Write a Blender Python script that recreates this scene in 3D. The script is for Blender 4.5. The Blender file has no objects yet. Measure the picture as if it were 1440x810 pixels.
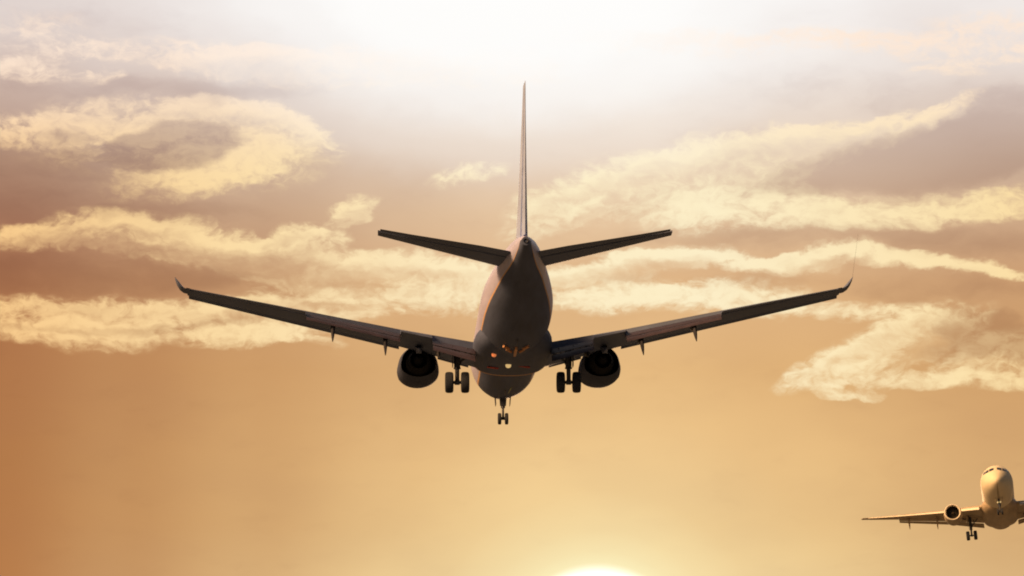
import bpy, bmesh, math, random
from mathutils import Vector, Matrix

R = math.radians
scene = bpy.context.scene
COL = scene.collection

# ------------------------------------------------------------------ camera
CAM_PITCH = 10.0            # degrees above the horizon
FOCAL = 5500.0              # focal length in pixels of the 1440 px wide photograph
cam_data = bpy.data.cameras.new('camera')
cam_data.sensor_width = 36.0
cam_data.lens = 36.0 * FOCAL / 1440.0
cam_data.clip_start = 0.5
cam_data.clip_end = 60000.0
cam = bpy.data.objects.new('camera', cam_data)
COL.objects.link(cam)
cam.location = (0, 0, 1.7)
cam.rotation_euler = (R(90 + CAM_PITCH), 0, 0)
scene.camera = cam
scene.render.resolution_x, scene.render.resolution_y = 1024, 576
scene.cycles.filter_width = 1.9
scene.cycles.use_denoising = True

# ------------------------------------------------------------------ exposure
vs = scene.view_settings
vs.view_transform = 'Standard'
vs.look = 'None'
vs.exposure = 0.0
vs.gamma = 1.0
vs.use_curve_mapping = False

# ------------------------------------------------------------------ sun and sky
SUN_AZ, SUN_EL = 1.26, 4.55          # the low sun just above the bottom of the photograph
sun_data = bpy.data.lights.new('sun', 'SUN')
sun_data.energy = 1.0
sun_data.angle = R(0.6)
sun_data.color = (1.0, 0.62, 0.36)
sun = bpy.data.objects.new('sun', sun_data)
COL.objects.link(sun)
d = Vector((math.sin(R(SUN_AZ)) * math.cos(R(SUN_EL)), math.cos(R(SUN_AZ)) * math.cos(R(SUN_EL)), math.sin(R(SUN_EL))))
sun.rotation_euler = d.to_track_quat('Z', 'Y').to_euler()


def lin(c):
    """sRGB 0-255 to linear."""
    return tuple(((v / 255.0) / 12.92 if v <= 10 else (((v / 255.0) + 0.055) / 1.055) ** 2.4) for v in c)


def sky_dir(px, py):
    """Azimuth and elevation (degrees) of a direction of the sky, read off the photograph."""
    v = Matrix.Rotation(R(CAM_PITCH), 3, 'X') @ Vector(((px - 720) / FOCAL, 1.0, (405 - py) / FOCAL))
    v.normalize()
    return math.degrees(math.atan2(v.x, v.y)), math.degrees(math.asin(v.z))


DEG = math.degrees(1.0 / FOCAL)      # degrees of sky per photograph pixel


class Nodes:
    def __init__(self, tree):
        self.t = tree

    def new(self, kind, **kw):
        n = self.t.nodes.new(kind)
        for k, v in kw.items():
            setattr(n, k, v)
        return n

    def put(self, sock, v):
        if v is None:
            return
        if hasattr(v, 'is_output'):
            self.t.links.new(v, sock)
        else:
            sock.default_value = v

    def math(self, op, a, b=None, c=None, clamp=False):
        n = self.new('ShaderNodeMath', operation=op, use_clamp=clamp)
        self.put(n.inputs[0], a)
        self.put(n.inputs[1], b)
        self.put(n.inputs[2], c)
        return n.outputs[0]

    def vmath(self, op, a, b=None, c=None):
        n = self.new('ShaderNodeVectorMath', operation=op)
        self.put(n.inputs[0], a)
        self.put(n.inputs[1], b)
        self.put(n.inputs[2], c)
        return n.outputs['Value'] if op in ('LENGTH', 'DOT_PRODUCT') else n.outputs[0]

    def noise(self, vec, scale, detail=4, rough=0.55, color=False, dim='3D'):
        n = self.new('ShaderNodeTexNoise', noise_dimensions=dim)
        self.put(n.inputs['Vector'], vec)
        n.inputs['Scale'].default_value = scale
        n.inputs['Detail'].default_value = detail
        n.inputs['Roughness'].default_value = rough
        return n.outputs['Color'] if color else n.outputs['Fac']

    def smooth(self, v, lo, hi, a=0.0, b=1.0):
        n = self.new('ShaderNodeMapRange', interpolation_type='SMOOTHSTEP')
        self.put(n.inputs['Value'], v)
        n.inputs['From Min'].default_value = lo
        n.inputs['From Max'].default_value = hi
        n.inputs['To Min'].default_value = a
        n.inputs['To Max'].default_value = b
        return n.outputs[0]

    def ramp(self, v, stops, interp='LINEAR'):
        n = self.new('ShaderNodeValToRGB')
        cr = n.color_ramp
        cr.interpolation = interp
        stops = sorted(stops, key=lambda s: s[0])
        while len(cr.elements) < len(stops):
            cr.elements.new(1.0)
        for e, (p, c) in zip(cr.elements, stops):
            e.position = p
            e.color = (c[0], c[1], c[2], 1) if not isinstance(c, float) else (c, c, c, 1)
        self.put(n.inputs[0], v)
        return n.outputs[0]

    def mix(self, f, a, b, mode='MIX'):
        n = self.new('ShaderNodeMix', data_type='RGBA', blend_type=mode)
        n.clamp_factor = True
        self.put(n.inputs[0], f)
        self.put(n.inputs[6], a if hasattr(a, 'is_output') else (*a, 1))
        self.put(n.inputs[7], b if hasattr(b, 'is_output') else (*b, 1))
        return n.outputs[2]

    def blobs(self, p, items, start=None):
        """Sum of soft ellipses (px, py, rx, ry, tilt, strength) lying on the sky."""
        acc = start
        for k, (px, py, rx, ry, tilt, s) in enumerate(items):
            if k % 8 == 0 and acc is not None:
                # makes Cycles evaluate the ellipses in turn, within its small shader stack
                c = self.new('ShaderNodeCombineXYZ')
                self.put(c.inputs[2], self.math('MULTIPLY', acc, 1e-9))
                p = self.vmath('ADD', p, c.outputs[0])
            az, el = sky_dir(px, py)
            m = self.new('ShaderNodeMapping', vector_type='TEXTURE')
            self.put(m.inputs['Vector'], p)
            m.inputs['Location'].default_value = (az, el, 0)
            m.inputs['Rotation'].default_value = (0, 0, R(tilt))
            m.inputs['Scale'].default_value = (rx * DEG, ry * DEG, 1)
            d2 = self.vmath('DOT_PRODUCT', m.outputs[0], m.outputs[0])
            f = self.math('MAXIMUM', self.math('SUBTRACT', 1.0, d2), 0.0)     # not use_clamp: Cycles would put all clamps last
            acc = self.math('MULTIPLY', f, s) if acc is None else self.math('MULTIPLY_ADD', f, s, acc)
        return acc


world = bpy.data.worlds.new('World')
scene.world = world
world.use_nodes = True
wt = world.node_tree
wt.nodes.clear()
N = Nodes(wt)
w_out = N.new('ShaderNodeOutputWorld')
bg = N.new('ShaderNodeBackground')
wt.links.new(bg.outputs[0], w_out.inputs[0])

tc = N.new('ShaderNodeTexCoord').outputs['Generated']
sep = N.new('ShaderNodeSeparateXYZ')
wt.links.new(tc, sep.inputs[0])
az = N.math('MULTIPLY', N.math('ARCTAN2', sep.outputs[0], sep.outputs[1]), 180 / math.pi)
el = N.math('MULTIPLY', N.math('ARCSINE', sep.outputs[2]), 180 / math.pi)
comb = N.new('ShaderNodeCombineXYZ')
wt.links.new(az, comb.inputs[0])
wt.links.new(el, comb.inputs[1])
P0 = comb.outputs[0]                                   # (azimuth, elevation) in degrees

nishita = N.new('ShaderNodeTexSky', sky_type='NISHITA')
nishita.sun_disc = False
nishita.sun_elevation = R(SUN_EL)
nishita.sun_rotation = R(SUN_AZ)
nishita.air_density = 1.0
nishita.dust_density = 1.5
clear_sky = N.vmath('SCALE', nishita.outputs[0])
clear_sky.node.inputs['Scale'].default_value = 0.05

# --- the sunset gradient: one ramp of elevation towards the sun, one well to the side of it
EL_LO, EL_HI = 5.0, 15.0


def elr(py):
    return (sky_dir(720, py)[1] - EL_LO) / (EL_HI - EL_LO)


elf = N.math('DIVIDE', N.math('SUBTRACT', el, EL_LO), EL_HI - EL_LO, clamp=True)
near = N.ramp(elf, [(elr(815), lin((246, 214, 154))), (elr(740), lin((241, 203, 142))), (elr(640), lin((240, 198, 137))),
                    (elr(520), lin((231, 186, 127))), (elr(400), lin((227, 184, 135))), (elr(300), lin((231, 199, 163))),
                    (elr(200), lin((238, 219, 200))), (elr(100), lin((248, 241, 235))), (elr(0), lin((252, 249, 247)))])
side = N.ramp(elf, [(elr(810), lin((178, 115, 65))), (elr(650), lin((175, 115, 66))), (elr(470), lin((172, 112, 70))),
                    (elr(330), lin((160, 108, 82))), (elr(230), lin((170, 132, 110))), (elr(120), lin((206, 182, 170))),
                    (elr(20), lin((230, 218, 213)))])
azf = N.math('DIVIDE', N.math('ADD', az, 12.0), 24.0, clamp=True)


def azr(px):
    return (sky_dir(px, 405)[0] + 12.0) / 24.0


def gray(v):
    return (v, v, v)


toward = N.ramp(azf, [(azr(-350), gray(0.0)), (azr(0), gray(0.06)), (azr(180), gray(0.27)), (azr(360), gray(0.5)), (azr(560), gray(0.8)),
                      (azr(760), gray(1.0)), (azr(900), gray(1.0)), (azr(1100), gray(0.86)), (azr(1440), gray(0.58)), (azr(1750), gray(0.3))], 'EASE')
base = N.mix(toward, side, near)

# faint uneven veil over the whole of it
stretch = N.vmath('MULTIPLY', P0, (0.45, 1.0, 1.0))
veil = N.noise(stretch, 0.8, 5, 0.5)
base = N.mix(N.smooth(veil, 0.3, 0.7, 0.0, 0.10), base, lin((150, 104, 84)))

# --- clouds: soft ellipses bent and frayed by layered noise
w1 = N.vmath('SUBTRACT', N.noise(N.vmath('MULTIPLY', P0, (0.6, 1.2, 1.0)), 0.9, 2, 0.5, color=True), (0.5, 0.5, 0.5))
w2 = N.vmath('SUBTRACT', N.noise(N.vmath('MULTIPLY', P0, (0.7, 1.1, 1.0)), 3.6, 4, 0.55, color=True), (0.5, 0.5, 0.5))
PW = N.vmath('MULTIPLY_ADD', w1, (0.80, 0.38, 0.0), P0)
PW = N.vmath('MULTIPLY_ADD', w2, (0.40, 0.22, 0.0), PW)
rot = N.new('ShaderNodeMapping', vector_type='POINT')
wt.links.new(PW, rot.inputs['Vector'])
rot.inputs['Rotation'].default_value = (0, 0, R(-14))
rot.inputs['Scale'].default_value = (0.55, 1.35, 1.0)
wisp = N.math('SUBTRACT', N.noise(rot.outputs[0], 1.9, 6, 0.56), 0.5)       # long wisps
puff = N.math('SUBTRACT', N.noise(N.vmath('MULTIPLY', PW, (0.8, 1.15, 1.0)), 6.5, 5, 0.55), 0.5)                   # small puffs

BRIGHT = [      # banks lit along their upper rims
    # upper left cloud round its dark core
    (60, 186, 160, 30, 2, .8), (250, 165, 200, 34, -2, .8), (350, 178, 130, 44, -8, .8), (425, 190, 70, 30, -14, .9), (370, 220, 110, 40, 18, .7), (180, 205, 190, 50, 0, .4),
    # faint upper left banks
    (40, 102, 80, 22, -4, .7), (135, 106, 40, 16, 0, .6), (60, 50, 110, 46, 0, .4), (240, 75, 220, 26, 0, .5), (520, 96, 330, 40, 0, .9), (350, 92, 160, 24, 4, .5),
    # left middle bank
    (40, 334, 110, 24, 0, .9), (150, 322, 110, 34, -3, 1.0), (240, 338, 150, 38, -5, 1.0), (340, 354, 110, 30, -6, .9), (435, 334, 75, 32, 6, .9), (400, 352, 80, 24, 0, .6),
    # centre left bank running behind the fuselage
    (440, 378, 150, 34, -4, .9), (560, 376, 120, 32, -4, .9), (500, 405, 170, 40, 0, .8), (640, 396, 120, 38, -5, 1.0), (430, 432, 170, 30, 3, .8),
    # low left bank
    (40, 446, 200, 30, 0, .8), (250, 446, 220, 30, 0, .8), (390, 452, 140, 36, 0, .8),
    # upper right cloud: ragged upper rim
    (790, 290, 110, 40, 20, .9), (880, 262, 130, 52, 14, .9), (970, 244, 130, 54, 14, .9), (1060, 224, 130, 50, 12, .95), (1150, 204, 120, 40, 12, .9),
    (1240, 186, 100, 30, 14, .9), (1320, 162, 90, 20, 28, .8), (1000, 284, 150, 54, 0, .7),
    # thin right band
    (850, 380, 130, 28, 10, .9), (940, 362, 100, 22, 4, 1.0), (1020, 368, 110, 17, -8, .95), (1100, 376, 90, 15, 0, .9), (1165, 362, 70, 16, 12, .95), (1250, 364, 100, 15, -6, 1.0),
    (1350, 375, 100, 14, -9, 1.0), (1430, 385, 70, 12, -4, .9),
    # centre right bank
    (840, 412, 130, 40, 0, .8), (1020, 418, 140, 36, 0, .8), (1250, 438, 80, 14, 8, .4),
    # lower right cloud
    (1160, 522, 90, 30, 18, .95), (1245, 494, 110, 44, 22, .95), (1300, 466, 80, 40, 28, .85), (1360, 450, 60, 20, 20, .5), (1420, 500, 90, 46, 0, .6), (1330, 495, 100, 50, 0, .5),
    # small scraps
    (660, 244, 70, 19, 8, .8), (505, 290, 46, 20, 18, .75), (1345, 92, 100, 18, 4, .6), (1300, 62, 300, 24, -3, .55), (1000, 62, 300, 26, -2, .6), (1410, 30, 150, 22, 0, .4),
]
GLOW = [        # thin cloud lit right through
    (300, 214, 200, 66, -3, .75), (235, 258, 120, 34, 6, .7), (330, 240, 130, 34, 18, .6), (410, 200, 80, 30, 0, .6), (120, 184, 170, 26, 0, .6), (20, 196, 80, 20, 0, .4),
    (40, 462, 180, 26, 0, 1.0), (120, 474, 120, 26, 0, .9), (260, 458, 200, 22, 0, .9), (330, 476, 120, 18, 0, .9), (400, 468, 110, 22, 0, .8), (450, 478, 50, 12, -12, .5), (470, 440, 130, 14, 4, .6),
    (520, 412, 150, 16, 0, .8), (620, 402, 120, 22, -4, .9), (640, 428, 90, 16, 0, .6), (200, 332, 160, 12, -4, .5), (420, 340, 60, 12, 10, .5),
    (800, 292, 60, 20, 25, .7), (960, 296, 110, 30, -8, .6), (1030, 272, 140, 56, 12, .7), (1100, 296, 170, 40, -3, .8), (1210, 304, 160, 34, 2, .8), (1320, 298, 160, 34, 5, .75), (1425, 284, 110, 38, 8, .75), (900, 270, 110, 36, 14, .4),
    (830, 420, 110, 30, 0, .9), (930, 416, 160, 24, 2, 1.0), (1040, 428, 130, 20, 0, .8), (1170, 440, 180, 16, 0, 1.0),
    (1190, 526, 100, 20, 12, .8), (1290, 534, 150, 16, 2, .9), (1400, 538, 120, 16, -5, .9), (1230, 500, 70, 16, 25, .5), (1285, 462, 50, 12, 30, .5), (1180, 554, 36, 12, 0, .9), (1224, 556, 26, 10, 0, .8),
]
SHADE = [
    (245, 207, 105, 38, 8, 2.2), (150, 222, 130, 34, 6, .6), (105, 192, 50, 11, 6, .6), (60, 272, 220, 46, 0, .55), (90, 385, 260, 46, 0, .8), (260, 300, 170, 20, 0, .45),
    (300, 395, 110, 26, 0, .5), (200, 132, 280, 30, 0, .45), (330, 125, 220, 18, 0, .4), (90, 20, 200, 30, 0, .3), (520, 400, 90, 14, -3, .35), (590, 420, 60, 10, 0, .3), (120, 438, 110, 12, 0, .5), (230, 462, 150, 9, 3, .6), (60, 468, 110, 7, -2, .5), (360, 450, 110, 10, 4, .5),
    (1240, 232, 180, 44, 8, 1.2), (1330, 222, 150, 58, 10, 1.2), (1425, 185, 120, 85, 10, 1.0), (1130, 248, 110, 34, 10, .65), (900, 288, 70, 26, 10, .4),
    (1150, 335, 240, 22, 0, .5), (1380, 345, 180, 24, 0, .6), (1330, 402, 200, 28, 0, .55), (1060, 394, 130, 16, 0, .5), (1395, 470, 100, 42, -15, 1.4), (1335, 494, 70, 20, 5, .7),
    (960, 330, 160, 18, 0, .3), (1200, 130, 280, 36, 0, .3), (880, 392, 80, 10, 0, .3), (1050, 270, 60, 16, 20, .3),
]
hair = N.new('ShaderNodeMapping', vector_type='POINT')
wt.links.new(PW, hair.inputs['Vector'])
hair.inputs['Rotation'].default_value = (0, 0, R(28))
hair.inputs['Scale'].default_value = (0.7, 1.5, 1.0)
fibre = N.math('SUBTRACT', N.noise(hair.outputs[0], 13.0, 3, 0.55), 0.5)    # fine frayed fibres
fray = N.math('ADD', N.math('MULTIPLY', wisp, 2.6), N.math('MULTIPLY_ADD', puff, 1.5, N.math('MULTIPLY', fibre, 0.45)))


def frayed(total):
    return N.math('MULTIPLY_ADD', fray, N.smooth(total, 0.0, 0.4), total)


alpha = N.smooth(frayed(N.blobs(PW, BRIGHT)), -0.05, 0.95)
# how much cloud lies above each point decides how much light reaches it
above = N.math('ADD', N.blobs(N.vmath('ADD', PW, (0.05, 0.17, 0.0)), BRIGHT, N.math('MULTIPLY', alpha, 1e-6)), N.math('MULTIPLY', wisp, 1.6))
light = N.math('POWER', 2.718, N.math('MULTIPLY', N.math('MAXIMUM', above, 0.0), -0.75))
glow = N.smooth(frayed(N.blobs(PW, GLOW, N.math('MULTIPLY', light, 1e-6))), -0.05, 1.45)
shade = N.smooth(N.math('ADD', N.blobs(PW, SHADE, N.math('MULTIPLY', glow, 1e-6)), N.math('MULTIPLY', wisp, 1.3)), 0.0, 1.25)

sunlit = N.ramp(azf, [(azr(0), lin((253, 208, 144))), (azr(350), lin((255, 225, 170))), (azr(700), lin((255, 239, 198))), (azr(1000), lin((255, 241, 202))), (azr(1440), lin((255, 226, 168)))])
sunlit = N.mix(N.smooth(el, 11.3, 13.6), sunlit, lin((255, 232, 212)))
lit = N.mix(0.95, base, sunlit)
tone = N.smooth(N.math('ADD', light, N.math('MULTIPLY', puff, 0.5)), 0.12, 0.95)
dim = N.mix(1.0, base, (0.78, 0.735, 0.75), 'MULTIPLY')
sky = N.mix(N.math('MULTIPLY', shade, 0.85), base, dim)
sky = N.mix(N.math('MULTIPLY', alpha, N.math('MULTIPLY_ADD', tone, 0.88, 0.10)), sky, lit)
sky = N.mix(N.math('MULTIPLY', glow, N.smooth(puff, -0.4, 0.1, 0.6, 0.97)), sky, lit)
sky = N.mix(N.math('MULTIPLY', shade, 0.66), sky, N.mix(0.15, dim, base))

# --- the white, thinly veiled brightness high above the tail
gx, gy = sky_dir(715, -70)
gm = N.new('ShaderNodeMapping', vector_type='TEXTURE')
wt.links.new(PW, gm.inputs['Vector'])
gm.inputs['Location'].default_value = (gx, gy, 0)
gm.inputs['Scale'].default_value = (590 * DEG, 350 * DEG, 1)
gd = N.vmath('LENGTH', gm.outputs[0])
sky = N.mix(N.ramp(gd, [(0.0, gray(1.0)), (0.42, gray(0.92)), (0.58, gray(0.62)), (0.8, gray(0.22)), (1.0, gray(0.0))], 'EASE'), sky, lin((255, 254, 252)))

# --- the sun's own glare
sx, sy = SUN_AZ, SUN_EL
sm = N.new('ShaderNodeMapping', vector_type='TEXTURE')
wt.links.new(P0, sm.inputs['Vector'])
sm.inputs['Location'].default_value = (sx, sy, 0)
sd = N.vmath('LENGTH', sm.outputs[0])                  # degrees from the sun
sky = N.mix(N.ramp(N.math('DIVIDE', sd, 5.0), [(0.0, gray(0.95)), (0.28, gray(0.85)), (0.32, gray(0.55)), (0.38, gray(0.33)), (0.50, gray(0.14)), (0.75, gray(0.03)), (1.0, gray(0.0))]),
            sky, lin((254, 243, 192)))
disc = N.smooth(sd, 1.45, 1.20)
sky = N.mix(disc, sky, (1.5, 1.45, 1.3))

# --- away from the sunset the clear sky takes over; behind the viewer an added, unseen bright lobe as warm fill
aw = N.vmath('DOT_PRODUCT', tc, (0.0, math.cos(R(10)), math.sin(R(10))))
front = N.smooth(aw, math.cos(R(55)), math.cos(R(14)))
allsky = N.mix(front, clear_sky, sky)
LB_AZ, LB_EL = -122.0, 30.0
ld = (math.sin(R(LB_AZ)) * math.cos(R(LB_EL)), math.cos(R(LB_AZ)) * math.cos(R(LB_EL)), math.sin(R(LB_EL)))
lobe = N.math('POWER', N.math('MAXIMUM', N.vmath('DOT_PRODUCT', tc, ld), 0.0), 80.0)
allsky = N.mix(lobe, allsky, (88.0, 51.0, 21.5), 'MIX')
wt.links.new(allsky, bg.inputs['Color'])
bg.inputs['Strength'].default_value = 1.0
world.cycles.sampling_method = 'MANUAL'
world.cycles.sample_map_resolution = 1024


# ------------------------------------------------------------------ materials
def material(name, color, rough=0.5, metallic=0.0, var=0.12, scale=1.5, spec=0.5, coat=0.0, emit=None, emit_strength=0.0, streak=(1, 1, 1)):
    m = bpy.data.materials.new(name)
    m.use_nodes = True
    t = m.node_tree
    b = t.nodes['Principled BSDF']
    n = Nodes(t)
    co = n.new('ShaderNodeTexCoord').outputs['Object']
    v = n.noise(n.vmath('MULTIPLY', co, streak), scale, 5, 0.6)
    lo = tuple(c * (1 - var) for c in color)
    hi = tuple(min(1.0, c * (1 + var)) for c in color)
    t.links.new(n.ramp(v, [(0.3, lo), (0.7, hi)]), b.inputs['Base Color'])
    t.links.new(n.smooth(v, 0.3, 0.7, max(0.02, rough - 0.06), min(1, rough + 0.06)), b.inputs['Roughness'])
    b.inputs['Metallic'].default_value = metallic
    b.inputs['Specular IOR Level'].default_value = spec
    b.inputs['Coat Weight'].default_value = coat
    if emit:
        b.inputs['Emission Color'].default_value = (*emit, 1)
        b.inputs['Emission Strength'].default_value = emit_strength
    return m


M = {
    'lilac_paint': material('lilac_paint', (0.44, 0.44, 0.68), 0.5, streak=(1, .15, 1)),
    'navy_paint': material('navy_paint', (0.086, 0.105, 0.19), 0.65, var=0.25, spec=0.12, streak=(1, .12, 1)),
    'gold_paint': material('gold_paint', (0.62, 0.40, 0.27), 0.95, spec=0.0),  # fuselage stripe, and the rim light painted on the belly fairing
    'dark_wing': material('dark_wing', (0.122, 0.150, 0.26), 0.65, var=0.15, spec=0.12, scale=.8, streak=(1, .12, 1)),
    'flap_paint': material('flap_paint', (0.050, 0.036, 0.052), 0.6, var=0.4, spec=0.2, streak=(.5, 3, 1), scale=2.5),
    'dark_metal': material('dark_metal', (0.012, 0.012, 0.016), 0.65, metallic=0.0, var=0.3),
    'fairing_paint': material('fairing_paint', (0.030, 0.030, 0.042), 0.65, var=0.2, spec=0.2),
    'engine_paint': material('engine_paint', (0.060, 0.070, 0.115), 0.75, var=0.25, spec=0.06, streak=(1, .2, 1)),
    'fin_paint': material('fin_paint', (0.36, 0.44, 0.72), 0.6, spec=0.25, streak=(1, .15, 1)),
    'exhaust_soot': material('exhaust_soot', (0.014, 0.014, 0.018), 0.9, spec=0.05),
    'gear_steel': material('gear_steel', (0.055, 0.062, 0.09), 0.5, metallic=0.1, var=0.2, scale=4),
    'tyre_rubber': material('tyre_rubber', (0.030, 0.034, 0.050), 0.9, var=0.2, scale=4, spec=0.2),
    'glint_orange': material('glint_orange', (0.55, 0.27, 0.14), 0.5, var=0.2, scale=4),  # orange reflection colour for the added bars under the belly
    'glint_red': material('glint_red', (0.5, 0.07, 0.06), 0.5, var=0.2, scale=4),  # red reflection colour for the added rods under the belly
    'green_primer': material('green_primer', (0.30, 0.33, 0.17), 0.5, var=0.2, scale=4),
    'orange_glint_glow': material('orange_glint_glow', (0.7, 0.18, 0.05), 0.2, emit=(1.0, 0.30, 0.10), emit_strength=0.5),  # glow standing in for an orange reflection on the belly
    'lamp_and_glint_glow': material('lamp_and_glint_glow', (0.8, 0.7, 0.45), 0.2, emit=(1.0, 0.68, 0.28), emit_strength=0.55),  # taxi lights, and the glow standing in for a cream belly reflection
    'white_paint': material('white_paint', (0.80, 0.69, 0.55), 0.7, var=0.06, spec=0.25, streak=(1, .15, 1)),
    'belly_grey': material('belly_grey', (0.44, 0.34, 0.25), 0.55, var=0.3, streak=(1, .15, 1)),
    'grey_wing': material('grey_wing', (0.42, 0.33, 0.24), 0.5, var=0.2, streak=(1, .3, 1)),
    'bare_metal': material('bare_metal', (0.72, 0.68, 0.64), 0.3, metallic=0.85, var=0.08),
    'slat_paint': material('slat_paint', (0.80, 0.72, 0.64), 0.5, var=0.1),
    'dark_glass': material('dark_glass', (0.012, 0.012, 0.014), 0.35, var=0.1, spec=0.15),
    'fan_metal': material('fan_metal', (0.10, 0.085, 0.075), 0.4, metallic=0.6, var=0.2),
}


# ------------------------------------------------------------------ mesh helpers
def link(name, verts, faces, mats, parent, idx=None, smooth=True, angle=38):
    me = bpy.data.meshes.new(name)
    me.from_pydata([tuple(v) for v in verts], [], faces)
    if not isinstance(mats, (list, tuple)):
        mats = [mats]
    for m in mats:
        me.materials.append(M[m])
    if idx:
        me.polygons.foreach_set('material_index', idx)
    bm = bmesh.new()
    bm.from_mesh(me)
    bmesh.ops.recalc_face_normals(bm, faces=bm.faces)
    if smooth:
        for f in bm.faces:
            f.smooth = True
        for e in bm.edges:
            if len(e.link_faces) == 2 and e.calc_face_angle(0.0) > R(angle):
                e.smooth = False
    bm.to_mesh(me)
    bm.free()
    o = bpy.data.objects.new(name, me)
    COL.objects.link(o)
    if parent is not None:
        o.parent = parent
    return o


class Shape:
    """Collects rings, tubes and boxes for ONE mesh object."""

    def __init__(self):
        self.v, self.f, self.i = [], [], []

    def loft(self, rings, mat=0, closed=True, caps=(True, True), mats=None):
        b = len(self.v)
        n = len(rings[0])
        for r in rings:
            self.v.extend(Vector(p) for p in r)
        for k in range(len(rings) - 1):
            for j in range(n if closed else n - 1):
                a = b + k * n + j
                c = b + k * n + (j + 1) % n
                self.f.append((a, c, c + n, a + n))
                self.i.append(mats(k, j) if mats else mat)
        if caps[0]:
            self.f.append(tuple(b + j for j in range(n)))
            self.i.append(mat)
        if caps[1]:
            e = b + (len(rings) - 1) * n
            self.f.append(tuple(e + j for j in reversed(range(n))))
            self.i.append(mat)
        return self

    def tube(self, p0, p1, r0, r1=None, n=12, mat=0):
        p0, p1 = Vector(p0), Vector(p1)
        r1 = r0 if r1 is None else r1
        q = (p1 - p0).to_track_quat('Z', 'Y')
        rings = []
        for p, r in ((p0, r0), (p1, r1)):
            rings.append([p + q @ Vector((r * math.cos(2 * math.pi * j / n), r * math.sin(2 * math.pi * j / n), 0)) for j in range(n)])
        return self.loft(rings, mat)

    def box(self, c, size, rotm=None, mat=0, taper=1.0):
        c = Vector(c)
        hx, hy, hz = size[0] / 2, size[1] / 2, size[2] / 2
        rings = []
        for z, k in ((-hz, taper), (hz, 1.0)):
            ring = []
            for x, y in ((-hx, -hy), (hx, -hy), (hx, hy), (-hx, hy)):
                p = Vector((x * k, y * k, z))
                ring.append(c + (rotm @ p if rotm else p))
            rings.append(ring)
        return self.loft(rings, mat)

    def lathe_x(self, c, prof, n=28, mat=0, mats=None):
        """Profile of (lateral x, radius) turned about the lateral axis."""
        c = Vector(c)
        rings = [[c + Vector((x, r * math.cos(2 * math.pi * j / n), r * math.sin(2 * math.pi * j / n))) for j in range(n)] for x, r in prof]
        return self.loft(rings, mat, mats=mats)

    def build(self, name, mats, parent, smooth=True, angle=38):
        return link(name, self.v, self.f, mats, parent, self.i, smooth, angle)


def pchip(xs, ys):
    n = len(xs)
    h = [xs[i + 1] - xs[i] for i in range(n - 1)]
    dl = [(ys[i + 1] - ys[i]) / h[i] for i in range(n - 1)]
    m = [dl[0]] + [0.0 if dl[i - 1] * dl[i] <= 0 else 2 * dl[i - 1] * dl[i] / (dl[i - 1] + dl[i]) for i in range(1, n - 1)] + [dl[-1]]

    def f(x):
        x = min(max(x, xs[0]), xs[-1])
        i = 0
        while i < n - 2 and x > xs[i + 1]:
            i += 1
        t = (x - xs[i]) / h[i]
        return (ys[i] * (1 + 2 * t) * (1 - t) ** 2 + m[i] * h[i] * t * (1 - t) ** 2 + ys[i + 1] * t * t * (3 - 2 * t) + m[i + 1] * h[i] * t * t * (t - 1))
    return f


X0 = 20.0      # station (metres aft of the nose) at the airliner's origin


def L(x, y, z):
    """Station aft of the nose, metres to the right, metres up -> local coordinates."""
    return Vector((y, X0 - x, z))


def airfoil(t, cut, n=11, camber=0.018, u0=0.0):
    us = [u0 + (cut - u0) * 0.5 * (1 - math.cos(math.pi * k / (n - 1))) for k in range(n)]

    def th(u):
        return 5 * t * (0.2969 * math.sqrt(max(u, 0)) - 0.126 * u - 0.3516 * u ** 2 + 0.2843 * u ** 3 - 0.1015 * u ** 4)
    up = [(u, th(u) + camber * 4 * u * (1 - u)) for u in us]
    lo = [(u, -th(u) + camber * 4 * u * (1 - u)) for u in us]
    return list(reversed(up)) + lo[1:] if us[0] == 0 else list(reversed(up)) + lo


def section(x, y, z, c, t, cut=1.0, inc=0.0, cant=0.0, camber=0.018, scale_t=1.0):
    """One aerofoil ring: leading edge at (x, y, z), chord c, nose-up incidence and outward cant (degrees)."""
    ring = []
    ci, si = math.cos(R(inc)), math.sin(R(inc))
    for u, w in airfoil(t, cut, camber=camber):
        a = c * (u * ci + w * si)
        h = c * (w * ci - u * si)
        ring.append(L(x + a, y - h * math.sin(R(cant)), z + h * math.cos(R(cant))))
    return ring


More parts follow.
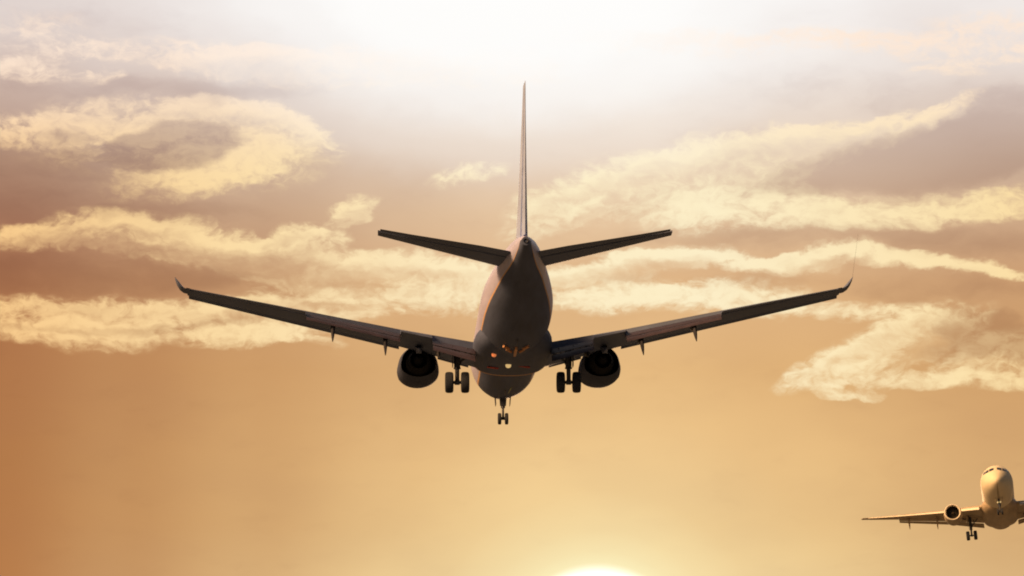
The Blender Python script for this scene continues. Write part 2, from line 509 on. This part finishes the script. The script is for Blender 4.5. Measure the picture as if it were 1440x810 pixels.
# ------------------------------------------------------------------ airliner parts
def build_fuselage(cfg, root):
    st = cfg['stations']
    xs = [s[0] for s in st]
    fz, fw, fh = (pchip(xs, [s[k] for s in st]) for k in (1, 2, 3))
    n_half = 22
    sp, sw = cfg['split'], cfg['stripe']
    half = sorted([180.0 * k / n_half for k in range(n_half + 1) if abs(180.0 * k / n_half - sp - sw / 2) > sw / 2 + 2] + [sp, sp + sw])
    ang = half + [360 - a for a in reversed(half[1:-1])]
    stx = []
    for a, b in zip(xs, xs[1:]):
        k = max(2, int((b - a) / 0.8))
        stx += [a + (b - a) * j / k for j in range(k)]
    stx.append(xs[-1])

    def surf(x, a, off=0.0):
        return L(x, (fw(x) + off) * math.sin(R(a)), fz(x) - (fh(x) + off) * math.cos(R(a)))
    spx = pchip([q[0] for q in cfg['split_at']], [q[1] for q in cfg['split_at']])

    def bent(x, a):
        """Slides the ring's points so that the paint line runs at the split angle of this station."""
        m_ = min(a, 360 - a)
        k = spx(x)
        m_ = m_ * k / sp if m_ <= sp else k + (m_ - sp) * (180 - k) / (180 - sp)
        return m_ if a <= 180 else 360 - m_
    rings = [[surf(x, bent(x, a)) for a in ang] for x in stx]
    m = len(ang)

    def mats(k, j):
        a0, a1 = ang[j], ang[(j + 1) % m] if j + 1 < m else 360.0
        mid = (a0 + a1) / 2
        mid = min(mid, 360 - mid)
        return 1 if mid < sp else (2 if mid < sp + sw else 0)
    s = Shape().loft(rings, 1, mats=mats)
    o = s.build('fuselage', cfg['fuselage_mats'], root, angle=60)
    return o, surf, fz, fw, fh


def patch(name, surf, corners, mat, parent, off=0.012, nu=5, nv=4):
    """A thin pane lying on the fuselage skin; corners are (station, angle from the keel)."""
    (a, b, c, d4) = corners
    top, bot, faces = [], [], []
    for j in range(nv + 1):
        for i in range(nu + 1):
            u, v = i / nu, j / nv
            x = (a[0] * (1 - u) + b[0] * u) * (1 - v) + (d4[0] * (1 - u) + c[0] * u) * v
            g = (a[1] * (1 - u) + b[1] * u) * (1 - v) + (d4[1] * (1 - u) + c[1] * u) * v
            top.append(surf(x, g, off))
            bot.append(surf(x, g, -0.01))
    k = len(top)
    w = nu + 1
    for j in range(nv):
        for i in range(nu):
            q = (j * w + i, j * w + i + 1, (j + 1) * w + i + 1, (j + 1) * w + i)
            faces.append(q)
            faces.append(tuple(k + e for e in reversed(q)))
    rim = [i for i in range(w)] + [j * w + nu for j in range(1, nv + 1)] + [nv * w + i for i in range(nu - 1, -1, -1)] + [j * w for j in range(nv - 1, 0, -1)]
    for e in range(len(rim)):
        p, q = rim[e], rim[(e + 1) % len(rim)]
        faces.append((p, k + p, k + q, q))
    return link(name, top + bot, faces, mat, parent)


def wing_fns(cfg):
    le = lambda y: (cfg['le0'] + (y - 1.88) * cfg['le_in']) if y < cfg['y_glove'] else (cfg['le0'] + (cfg['y_glove'] - 1.88) * cfg['le_in'] + (y - cfg['y_glove']) * cfg['le_out'])
    te = lambda y: (cfg['te0'] + (y - 1.88) * 0.02) if y < cfg['y_kink'] else (cfg['te0'] + (cfg['y_kink'] - 1.88) * 0.02 + (y - cfg['y_kink']) * cfg['te_out'])
    z = lambda y: cfg['wz'] + (y - 1.88) * cfg['dihedral'] + cfg['flex'] * (y / cfg['tip']) ** 2
    th = lambda y: 0.135 - 0.03 * min(1, y / 9.0)
    return le, te, z, th


def build_wing(cfg, root, s):
    """s = +1 for the right wing, -1 for the left."""
    le, te, z, th = wing_fns(cfg)
    tip = cfg['tip']
    inc = lambda y: cfg['inc'] - cfg['washout'] * y / tip
    W, F, S_ = cfg['wing_mat'], cfg['flap_mat'], cfg['slat_mat']
    cut = 0.73
    fi0, fi1, fo0, fo1, al1 = cfg['flap_y']

    def sec(y, c):
        return section(le(y), s * y, z(y), te(y) - le(y), th(y), c, inc(y))
    ys = [(1.0, cut), (1.9, cut), (3.0, cut), (fi1, cut), (fi1 + .02, .93), (fo0 - .02, .95), (fo0, cut), (7.5, cut), (9.2, cut), (fo1, cut), (13.0, cut),
          (15.0, cut), (al1, cut), (al1 + .02, 1.0), (tip, 1.0)]
    wing = Shape().loft([sec(y, c) for y, c in ys]).build('wing', W, root)

    def tail_piece(name, y0, y1, u, cf, dz, defl, mat, t=0.11, steps=3):
        rings = []
        for k in range(steps + 1):
            y = y0 + (y1 - y0) * k / steps
            c = te(y) - le(y)
            i = inc(y)
            px = le(y) + u * c * math.cos(R(i))
            pz = z(y) - u * c * math.sin(R(i)) + dz * c
            rings.append(section(px, s * y, pz, cf * c, t, 1.0, defl))
        return Shape().loft(rings).build(name, mat, wing)
    d1, d2 = cfg['flap_defl']
    for a, b in ((fi0, fi1), (fo0, fo1)):
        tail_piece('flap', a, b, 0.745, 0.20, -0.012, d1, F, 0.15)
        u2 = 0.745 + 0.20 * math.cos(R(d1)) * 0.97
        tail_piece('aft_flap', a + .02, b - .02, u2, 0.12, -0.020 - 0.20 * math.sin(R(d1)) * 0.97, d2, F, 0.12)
    tail_piece('aileron', fo1 + .04, al1 - .03, 0.735, 0.262, 0.005, cfg['inc'] + 1.0, W, 0.10)
    # leading edge devices
    for a, b in cfg['slats']:
        rings = []
        for k in range(4):
            y = a + (b - a) * k / 3
            c = te(y) - le(y)
            ce = 1.9 + cfg['slat_taper'] * (c - 1.9)
            rings.append(section(le(y) - 0.085 * ce, s * y, z(y) - cfg['slat_drop'] * ce, cfg['slat_c'] * ce, 0.26, 1.0, -cfg['slat_defl'], camber=0.05))
        Shape().loft(rings).build('slat', S_, wing)
    # flap track fairings: slim canoes whose tails droop with the flaps
    for y, ln, dp in cfg['fairings']:
        c = te(y) - le(y)
        x0 = le(y) + 0.42 * c
        x1 = x0 + ln
        zb = z(y) - 0.5 * c * math.sin(R(inc(y))) - 0.055 * c
        rings = []
        for k in range(11):
            u = k / 10
            r = max(0.015, 0.21 * math.sin(math.pi * min(1, u * .93 + .035)) ** 0.7)
            drop = 0.0 if u < 0.5 else (u - 0.5) ** 1.15 * 2.2 * dp
            ctr = L(x0 + (x1 - x0) * u, s * y, zb - 0.10 - drop)
            rings.append([ctr + Vector((0.62 * r * math.cos(2 * math.pi * j / 12), 0, 1.25 * r * math.sin(2 * math.pi * j / 12))) for j in range(12)])
        Shape().loft(rings).build('flap_fairing', cfg['fairing_mat'], wing)
    # curved wing tip
    c = te(tip) - le(tip)
    zt = z(tip)
    wl = [section(le(tip) + u * c, s * (tip + dy), zt + dz - 0.6 * c * math.sin(R(inc(tip))) * u, k * c, 0.10 + .10 * min(1, cant / 30), 1.0, inc(tip), s * cant)
          for u, dy, dz, k, cant in cfg['winglet']]
    Shape().loft(wl).build('winglet', W, wing)
    return wing


def build_engine(cfg, root, s):
    e = cfg['engine']
    y, zc, x0, k = s * e['y'], e['z'], e['x'], e['k']
    n = 40

    def ring(x, r, flat=True):
        out = []
        for j in range(n):
            a = 2 * math.pi * j / n
            sx_, sz_ = math.sin(a), -math.cos(a)
            f = 1.0
            if flat and sz_ < 0:
                f = 1 - e['flat'] * (-sz_) ** 1.5
            g = 1 + (e['pouch'] * max(0.0, 1 - abs(sz_ + 0.45) / 0.6) if flat else 0)
            out.append(L(x0 + x * k, y + r * k * sx_ * g, zc + r * k * sz_ * f))
        return out
    prof = [(0.95, .78), (.35, .79), (.12, .82), (.02, .87), (.0, .91), (.05, .96), (.25, 1.01), (.8, 1.06), (1.8, 1.10), (2.8, 1.07), (3.6, .99), (4.2, .90), (4.18, .87), (3.6, .89), (3.0, .90)]

    def mats(a, j):
        return 1 if a in (1, 2, 3, 4, 5) else (2 if a in (0, 11, 12, 13) else 0)
    eng = Shape().loft([ring(x, r) for x, r in prof], 2, caps=(False, False), mats=mats).build('engine', [e['mat'], e['lip'], 'dark_metal'], root)
    # fan: disc, spinner and blades
    fan = Shape()
    fan.loft([ring(.95, .77, False), ring(.99, .77, False)])
    fan.loft([ring(x, r, False) for x, r in ((.45, .01), (.5, .07), (.65, .17), (.85, .25), (.95, .27))])
    for b in range(24):
        a = 2 * math.pi * b / 24
        ca, sa = math.cos(a), math.sin(a)
        rad = Vector((sa, 0, ca))
        tan = Vector((ca, 0, -sa))
        c0 = L(x0 + .86 * k, y, zc)
        q = []
        for r, tw in ((.24, .09), (.76, .13)):
            for sg in (-1, 1):
                q.append(c0 + rad * r * k + tan * sg * tw * .55 * k + Vector((0, sg * .06 * k, 0)))
        th_ = tan * .012
        fan.loft([[p - th_ for p in (q[0], q[1], q[3], q[2])], [p + th_ for p in (q[0], q[1], q[3], q[2])]])
    fan.build('fan', 'fan_metal', eng)
    Shape().loft([ring(x, r, False) for x, r in ((3.0, .90), (3.05, .74), (3.9, .70), (4.6, .60), (5.25, .46), (5.22, .43), (4.5, .42))], caps=(False, True)).build('exhaust_nozzle', 'exhaust_soot', eng)
    Shape().loft([ring(x, r, False) for x, r in ((4.4, .30), (5.1, .27), (5.6, .14), (5.85, .02))]).build('exhaust_cone', 'exhaust_soot', eng)
    # pylon
    le, te, z, th = wing_fns(cfg)
    yy = e['y']
    zt = z(yy)
    rings = []
    xl = le(yy)
    for x, wid, lo_, hi_ in ((x0 + 1.0 * k, .06, zc + .98 * k, zc + 1.08 * k), (x0 + 2.0 * k, .20, zc + .95 * k, zt + .02), (xl + .3, .24, zc + .85 * k, zt + .08),
                             (xl + 2.0, .24, zc + .66 * k, zt - .1), (xl + 3.4, .14, zt - .75, zt - .45), (xl + 4.3, .03, zt - .72, zt - .62)):
        rings.append([L(x, y - wid, lo_), L(x, y + wid, lo_), L(x, y + wid * .9, hi_), L(x, y - wid * .9, hi_)])
    Shape().loft(rings).build('pylon', e['pylon_mat'], eng)
    return eng


def wheel(c, r, hw, parent, rim):
    s = Shape()
    prof = [(-hw * .55, r * .12), (-hw * .55, r * .46), (-hw * .92, r * .56), (-hw, r * .72), (-hw * .96, r * .86), (-hw * .75, r * .965), (-hw * .3, r), (hw * .3, r), (hw * .75, r * .965), (hw * .96, r * .86),
            (hw, r * .72), (hw * .92, r * .56), (hw * .55, r * .46), (hw * .55, r * .12)]
    s.lathe_x(c, prof, 30, 0, mats=lambda k, j: 1 if k in (0, len(prof) - 2) else 0)
    return s.build('wheel', ['tyre_rubber', rim], parent)


def build_main_gear(cfg, root, s):
    g = cfg['main_gear']
    x, y, top, zb, r = g['x'], s * g['y'], g['top'], g['bottom'], g['r']
    za = zb + r
    sh = Shape()
    sh.tube(L(x - .1, y, top), L(x - .02, y, za + .75), .18, .165)
    sh.tube(L(x - .02, y, za + .8), L(x - .02, y, za + .72), .19)
    sh.tube(L(x - .02, y, za + .75), L(x, y, za - .06), .115)
    sh.tube(L(x, y - g['axle'], za), L(x, y + g['axle'], za), .085)
    sh.box(L(x, y, za), (.26, .24, .24))
    # torque links, side strut, drag brace, brake hose
    sh.tube(L(x + .12, y, za + .85), L(x + .42, y, za + .48), .05)
    sh.tube(L(x + .42, y, za + .48), L(x + .10, y, za + .08), .05)
    sh.tube(L(x - .05, y, za + 1.0), L(x - .05, y - s * 1.25, top + .05), .06)
    sh.tube(L(x - .05, y - s * .15, za + .95), L(x + .3, y - s * .55, top), .035)
    sh.tube(L(x, y, za + 1.1), L(x - 1.1, y + s * .15, top), .05)
    sh.tube(L(x + .05, y + s * .65, top - .25), L(x, y + s * 1.15, top + .1), .07)
    sh.tube(L(x + .05, y + s * .30, top - .12), L(x + .05, y + s * .65, top - .25), .06)
    sh.tube(L(x + .16, y + s * .06, top), L(x + .14, y + s * .07, za), .022)
    gear = sh.build('main_gear', 'gear_steel', root)
    Shape().box(L(x - .05, y + s * .24, (top + za + .7) / 2 + .12), (.05, 1.0, top - za - .75), taper=.7).build('gear_door', cfg['door_mat'], gear)
    for q in (-1, 1):
        wheel(L(x, y + q * g['spread'], za), r, g['hw'], gear, 'gear_steel')
    return gear


def build_nose_gear(cfg, root):
    g = cfg['nose_gear']
    x, top, zb, r = g['x'], g['top'], g['bottom'], g['r']
    za = zb + r
    sh = Shape()
    sh.tube(L(x - .1, 0, top + .5), L(x, 0, za + .62), .13, .12)
    sh.box(L(x + .05, 0, za + .95), (.40, .18, .42), taper=.85)
    sh.tube(L(x, 0, za + .68), L(x, 0, za - .04), .062)
    sh.tube(L(x, -g['spread'], za), L(x, g['spread'], za), .055)
    sh.box(L(x, 0, za + .02), (.22, .16, .16))
    sh.tube(L(x + .1, 0, za + .66), L(x + .3, 0, za + .36), .035)
    sh.tube(L(x + .3, 0, za + .36), L(x + .06, 0, za + .06), .035)
    sh.tube(L(x, 0, za + .8), L(x - 1.0, 0, top + .2), .05)
    gear = sh.build('nose_gear', 'gear_steel', root)
    for q in (-1, 1):
        wheel(L(x, q * g['spread'], za), r, g['hw'], gear, 'gear_steel')
        rm = Matrix.Rotation(R(q * 4), 3, 'Y')
        Shape().box(L(x - .35, q * .42, top - .16), (.035, 1.3, .52), rm, taper=.8).build('gear_door', cfg['door_mat'], gear)
    for lx, lz in g.get('lights', ()):
        lamp = Shape()
        c = L(x - .22, lx, lz)
        prof = ((-.02, .10), (.0, .11), (.10, .09), (.16, .03))
        lamp.loft([[c + Vector((rr * math.cos(2 * math.pi * j / 16), -a, rr * math.sin(2 * math.pi * j / 16))) for j in range(16)] for a, rr in prof])
        lamp.build('taxi_light', 'lamp_and_glint_glow', gear)
    return gear


def build_tail(cfg, root):
    t = cfg['tail']
    for s in (-1, 1):
        rings, elev = [], []
        for k in range(5):
            u = k / 4
            y = t['hy0'] + (t['hy1'] - t['hy0']) * u
            xl = t['hx0'] + (t['hx1'] - t['hx0']) * u
            c = t['hc0'] + (t['hc1'] - t['hc0']) * u
            zz = t['hz0'] + (t['hz1'] - t['hz0']) * u
            rings.append(section(xl, s * y, zz, c, .10, .72, t['hinc'], camber=-.004))
            if 0 < k or True:
                ye = y + (0.25 if k == 0 else (-.12 if k == 4 else 0))
                elev.append(section(xl + .725 * c, s * ye, zz - .725 * c * math.sin(R(t['hinc'])), .275 * c, .16, 1.0, t['hinc'] - 2, camber=0))
        st = Shape().loft(rings).build('stabilizer', cfg['wing_mat'], root)
        Shape().loft(elev).build('elevator', cfg['wing_mat'], st)
    rings, rud = [], []
    for k in range(9):
        u = k / 8
        zz = t['vz0'] + (t['vz1'] - t['vz0']) * u
        xl = t['vx0'] + (t['vx1'] - t['vx0']) * u
        xt = t['vt0'] + (t['vt1'] - t['vt0']) * u
        c = xt - xl
        def vsec(x, c, th, cut):
            return [L(x + a * c, w * c, zz) for a, w in airfoil(th, cut, camber=0)]
        tk = .092 - .036 * u
        rings.append(vsec(xl, c, tk, .70))
        rud.append(vsec(xl + .705 * c, .295 * c, tk * 1.4, 1.0))
    fin = Shape().loft(rings).build('tail_fin', cfg['fin_mat'], root)
    Shape().loft(rud).build('rudder', cfg['fin_mat'], fin)
    # dorsal fillet
    rings = []
    for u in (0, .25, .5, .75, 1):
        x = t['dx0'] + (t['vx0'] + 1.2 - t['dx0']) * u
        h = .05 + (t['dh'] - .05) * u ** 1.6
        wd = .06 + .14 * u
        zb = t['dz']
        rings.append([L(x, -wd, zb), L(x, wd, zb), L(x, wd * .5, zb + h), L(x, -wd * .5, zb + h)])
    Shape().loft(rings).build('dorsal_fillet', cfg['fin_mat'], fin)


def build_fairing(cfg, root):
    st = cfg['fairing']
    xs = [q[0] for q in st]
    fz, fw, fh = (pchip(xs, [q[k] for q in st]) for k in (1, 2, 3))
    rings = []
    n = 40
    nx = 44
    for k in range(nx + 1):
        x = xs[0] + (xs[-1] - xs[0]) * k / nx
        ring = []
        for j in range(n):
            a = 2 * math.pi * j / n
            p = 0.82
            sa, ca = math.sin(a), -math.cos(a)
            ring.append(L(x, fw(x) * math.copysign(abs(sa) ** p, sa), fz(x) + fh(x) * math.copysign(abs(ca) ** p, ca)))
        rings.append(ring)
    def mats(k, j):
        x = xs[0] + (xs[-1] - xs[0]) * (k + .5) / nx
        return 1 if 'rim_light' in cfg and cfg['rim_light'][0] < x < cfg['rim_light'][1] else 0
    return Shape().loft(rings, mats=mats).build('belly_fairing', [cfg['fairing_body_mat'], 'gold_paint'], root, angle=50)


def build_airliner(name, cfg):
    root = bpy.data.objects.new(name, None)
    COL.objects.link(root)
    fus, surf, fz, fw, fh = build_fuselage(cfg, root)
    fairing = build_fairing(cfg, root)
    wings = [build_wing(cfg, root, s) for s in (-1, 1)]
    for s in (-1, 1):
        build_engine(cfg, root, s)
        build_main_gear(cfg, root, s)
    build_nose_gear(cfg, root)
    build_tail(cfg, root)
    xe = cfg['stations'][-1][0]
    ze = cfg['stations'][-1][1]
    Shape().loft([[L(xe + a, r * math.sin(2 * math.pi * j / 20), ze + r * math.cos(2 * math.pi * j / 20)) for j in range(20)]
                  for a, r in ((-.3, .15), (.06, .11), (.05, .09), (-.15, .08))]).build('exhaust_pipe', 'dark_metal', fus)
    # flight deck panes
    for s in (1, -1):
        for pane in cfg['panes']:
            patch('cockpit_window', surf, [(x, s * a) for x, a in pane], 'dark_glass', fus)
    # blade aerials under the belly
    for x in cfg['aerials']:
        zb = fz(x) - fh(x)
        Shape().loft([[L(x + a, b, zb + .03) for a, b in ((0, 0), (.2, .03), (.42, 0), (.2, -.03))], [L(x + a, b, zb - .3) for a, b in ((.22, 0), (.32, .012), (.42, 0), (.32, -.012))]]).build('blade_aerial', cfg['door_mat'], fus)
    return root, fus, fairing, wings, surf


def place(root, loc, yaw, pitch, roll):
    root.location = loc
    root.rotation_mode = 'QUATERNION'
    root.rotation_quaternion = (Matrix.Rotation(R(yaw), 3, 'Z') @ Matrix.Rotation(R(pitch), 3, 'X') @ Matrix.Rotation(R(roll), 3, 'Y')).to_quaternion()


# ------------------------------------------------------------------ the ground, out of sight below the frame
gs = Shape()
G = 24
ext = 20000.0
ys_ = [-ext + 2 * ext * k / G for k in range(G + 1)]
for j in range(G + 1):
    for i in range(G + 1):
        gs.v.append(Vector((ys_[i], ys_[j], 0)))
for j in range(G):
    for i in range(G):
        a = j * (G + 1) + i
        gs.f.append((a, a + 1, a + G + 2, a + G + 1))
        gs.i.append(0)
M['airfield_grass'] = material('airfield_grass', (0.15, 0.14, 0.115), 0.95, var=0.35, scale=0.02, spec=0.1)
ground = gs.build('ground', 'airfield_grass', None)
ground['kind'] = 'structure'

# ------------------------------------------------------------------ the big airliner flying away
BIG = dict(
    stations=[(0, -.75, .04, .04), (.12, -.74, .28, .26), (.4, -.72, .52, .49), (1.0, -.62, .88, .88), (1.8, -.44, 1.2, 1.24), (2.8, -.24, 1.5, 1.55), (4.2, -.07, 1.77, 1.86), (5.8, 0, 1.88, 2.0),
              (8, 0, 1.88, 2.0), (24, 0, 1.88, 2.0), (26.5, .08, 1.84, 1.92), (29, .30, 1.66, 1.68), (31.5, .60, 1.36, 1.36), (34, .93, 1.03, 1.03), (36, 1.14, .70, .72), (37.3, 1.24, .36, .42), (38.1, 1.28, .19, .22)],
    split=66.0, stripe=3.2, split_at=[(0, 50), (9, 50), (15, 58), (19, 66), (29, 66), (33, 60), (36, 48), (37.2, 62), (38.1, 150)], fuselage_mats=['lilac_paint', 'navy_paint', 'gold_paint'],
    fairing=[(13.2, -1.1, 1.2, .6), (14.0, -1.12, 1.85, .84), (14.8, -1.15, 2.05, .96), (16, -1.15, 2.10, .98), (19, -1.15, 2.10, .98), (20.8, -1.12, 2.05, .95), (22.2, -1.05, 1.86, .86), (23.4, -.98, 1.5, .7)], rim_light=(14.55, 15.05),  # rim light along the fairing front, painted as a pale strip
    fairing_body_mat='navy_paint',
    le0=13.4, le_in=.70, y_glove=4.83, le_out=.523, te0=21.2, y_kink=5.6, te_out=.222, tip=17.1, wz=-1.2, dihedral=.157, flex=.03, inc=1.5, washout=3.6,
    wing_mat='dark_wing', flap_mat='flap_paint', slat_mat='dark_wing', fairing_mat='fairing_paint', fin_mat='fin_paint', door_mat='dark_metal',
    flap_y=(2.0, 4.25, 5.95, 10.9, 16.9), flap_defl=(15, 27), slat_defl=26,
    slats=[(2.2, 3.9), (6.0, 8.4), (8.402, 11.2), (11.202, 14.0), (14.002, 17.05)], slat_drop=.085, slat_c=.18, slat_taper=.25,
    fairings=[(6.75, 4.0, 1.25), (9.5, 3.4, 1.1), (3.95, 3.6, .6)],
    winglet=[(.20, 0, 0, .70, 0), (.32, .16, .03, .62, 20), (.42, .31, .13, .56, 36), (.54, .44, .30, .48, 48), (.70, .54, .48, .28, 58), (.84, .60, .62, .06, 64)],
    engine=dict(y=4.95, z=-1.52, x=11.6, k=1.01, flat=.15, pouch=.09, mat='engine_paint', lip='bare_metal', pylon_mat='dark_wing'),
    main_gear=dict(x=19.9, y=2.95, top=-1.35, bottom=-3.72, r=.56, axle=.55, spread=.42, hw=.22),
    nose_gear=dict(x=4.1, top=-1.85, bottom=-3.42, r=.33, spread=.20, hw=.10),
    tail=dict(hx0=31.9, hx1=36.6, hc0=4.3, hc1=1.45, hy0=.45, hy1=7.17, hz0=.98, hz1=1.83, hinc=-1.0,
              vx0=31.0, vx1=36.9, vt0=37.4, vt1=38.9, vz0=1.75, vz1=9.05, dx0=26.5, dh=1.6, dz=1.7),
    panes=[((1.75, 164), (2.35, 152), (2.85, 158), (2.3, 172)), ((2.4, 150), (2.85, 138), (3.2, 146), (2.9, 156)), ((2.95, 136), (3.5, 126), (3.7, 136), (3.3, 145))],
    aerials=(8.0, 26.2),
)
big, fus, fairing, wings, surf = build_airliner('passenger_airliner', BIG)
place(big, (0.0352, 204.504, 35.872), 2.0268, 0.826, -0.385)
big['label'] = 'big dark-bellied twin-engine airliner flying away, seen from behind and below with wheels down'
big['category'] = 'airplane'

# faint upper edge of the right winglet, added as a hairline rod
le_, te_, z_, th_ = wing_fns(BIG)
tipy = BIG['tip']
rod = Shape()
p0 = L(le_(tipy) + 1.55, tipy + .59, z_(tipy) + .60)
p1 = p0 + Vector((.17, -.1, 1.2))
p2 = p1 + Vector((.16, -.1, 1.15))
rod.tube(p0, p1, .0055, .0045, 8)
rod.tube(p1, p2, .0045, .003, 8)
rod.build('winglet_edge', 'gear_steel', wings[1])


def dome(name, c, prof, mat, parent, sx=1.0, sy=1.0):
    Shape().loft([[c + Vector((sx * r * math.cos(2 * math.pi * j / 16), sy * r * math.sin(2 * math.pi * j / 16), -h)) for j in range(16)] for h, r in prof]).build(name, mat, parent)


# reflections under the belly, put into added coloured bars and glowing domes
Shape().box(L(23.7, 0, -2.06), (.12, 2.2, .22)).build('glint_bar', 'glint_orange', fus)
for s in (-1, 1):
    for x, w0, w1 in ((24.6, .36, .66), (23.5, .22, .46)):
        Shape().tube(L(x, s * w0, -2.06), L(x + .25, s * w1, -1.95), .07).build('glint_rod', 'glint_orange', fus)
dome('orange_glint', L(21.6, -1.05, -1.93), ((-.06, .13), (.05, .12), (.10, .08), (.12, .02)), 'orange_glint_glow', fairing)  # orange reflection, added as a glowing dome
dome('cream_glint', L(19.3, -.22, -2.10), ((-.06, .10), (.10, .10), (.18, .07), (.21, .02)), 'lamp_and_glint_glow', fairing, 1.5, 1.2)  # cream reflection, added as a glowing dome
for y0, y1, x in ((-1.3, -.72, 17.9), (.35, .95, 18.3)):
    Shape().tube(L(x + .3, y0, -2.09), L(x, y1, -2.13), .05).build('glint_rod', 'glint_red', fairing)
Shape().tube(L(9.2, .30, -1.99), L(5.4, .16, -1.93), .04).build('drain_pipe', 'green_primer', fus)

# ------------------------------------------------------------------ the small white airliner flying towards the viewer
SMALL = dict(
    stations=[(0, -.62, .04, .04), (.12, -.61, .34, .32), (.4, -.58, .62, .6), (1.0, -.48, 1.0, 1.0), (1.8, -.33, 1.36, 1.38), (2.8, -.15, 1.66, 1.72), (4.2, -.03, 1.9, 2.0), (5.6, 0, 1.975, 2.07),
              (8, 0, 1.975, 2.07), (24, 0, 1.975, 2.07), (27, .16, 1.88, 1.92), (30, .5, 1.55, 1.58), (33, .92, 1.08, 1.12), (35.5, 1.2, .62, .66), (37.4, 1.35, .2, .22)],
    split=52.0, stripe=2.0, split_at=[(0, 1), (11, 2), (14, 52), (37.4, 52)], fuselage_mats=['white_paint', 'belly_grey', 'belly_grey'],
    fairing=[(10.2, -1.2, 1.0, .6), (11.6, -1.3, 1.85, 1.0), (13.0, -1.35, 2.18, 1.22), (15, -1.4, 2.28, 1.32), (19, -1.4, 2.28, 1.32), (21.5, -1.3, 2.15, 1.18), (23.5, -1.1, 1.75, .9), (24.6, -1.0, 1.4, .7)],
    fairing_body_mat='belly_grey',
    le0=12.3, le_in=.56, y_glove=6.4, le_out=.53, te0=19.3, y_kink=6.4, te_out=.20, tip=17.15, wz=-1.35, dihedral=.085, flex=.45, inc=2.5, washout=2.0,
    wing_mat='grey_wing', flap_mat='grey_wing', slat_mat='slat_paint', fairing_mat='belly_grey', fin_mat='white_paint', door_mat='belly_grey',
    flap_y=(2.1, 6.3, 6.45, 12.6, 16.4), flap_defl=(26, 34), slat_defl=24,
    slats=[(2.5, 5.2), (6.3, 9.6), (9.61, 13.0), (13.01, 16.4)], slat_drop=.062, slat_c=.155, slat_taper=1.0,
    fairings=[(4.1, 3.4, .4), (7.9, 3.4, .85), (11.4, 3.0, .8)],
    winglet=[(.1, 0, 0, .88, 0), (.3, .1, .0, .7, 10), (.5, .16, .0, .4, 20), (.6, .2, .0, .2, 30)],
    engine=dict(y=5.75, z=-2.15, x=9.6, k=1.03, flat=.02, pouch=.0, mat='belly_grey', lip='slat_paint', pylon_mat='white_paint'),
    main_gear=dict(x=18.0, y=3.8, top=-1.4, bottom=-4.35, r=.58, axle=.55, spread=.46, hw=.22),
    nose_gear=dict(x=5.1, top=-1.9, bottom=-4.0, r=.38, spread=.25, hw=.11, lights=((-.16, -2.45), (.16, -2.45))),
    tail=dict(hx0=31.6, hx1=35.6, hc0=3.8, hc1=1.4, hy0=.5, hy1=6.2, hz0=.95, hz1=1.55, hinc=-1.0,
              vx0=29.5, vx1=35.0, vt0=35.6, vt1=37.0, vz0=1.9, vz1=7.8, dx0=26.5, dh=1.2, dz=1.8),
    panes=[((1.55, 170), (1.7, 146), (2.35, 152), (2.2, 174)), ((1.75, 142), (2.3, 126), (2.75, 136), (2.4, 149)), ((2.4, 124), (3.1, 116), (3.3, 128), (2.85, 134))],
    aerials=(8.0,),
)
small, fus2, fairing2, wings2, surf2 = build_airliner('passenger_airliner.001', SMALL)
small['label'] = 'small white twin-engine airliner coming towards the viewer, partly cut off at the right edge'
small['category'] = 'airplane'


def along(px, py, dist):
    v = Matrix.Rotation(R(CAM_PITCH), 3, 'X') @ Vector(((px - 720) / FOCAL, 1.0, (405 - py) / FOCAL))
    return Vector((0, 0, 1.7)) + v * dist


place(small, (60.0, 475.0, 57.0), 180.0 - 8.0, 4.0, 5.5)
small.location = along(1405, 711, 490)
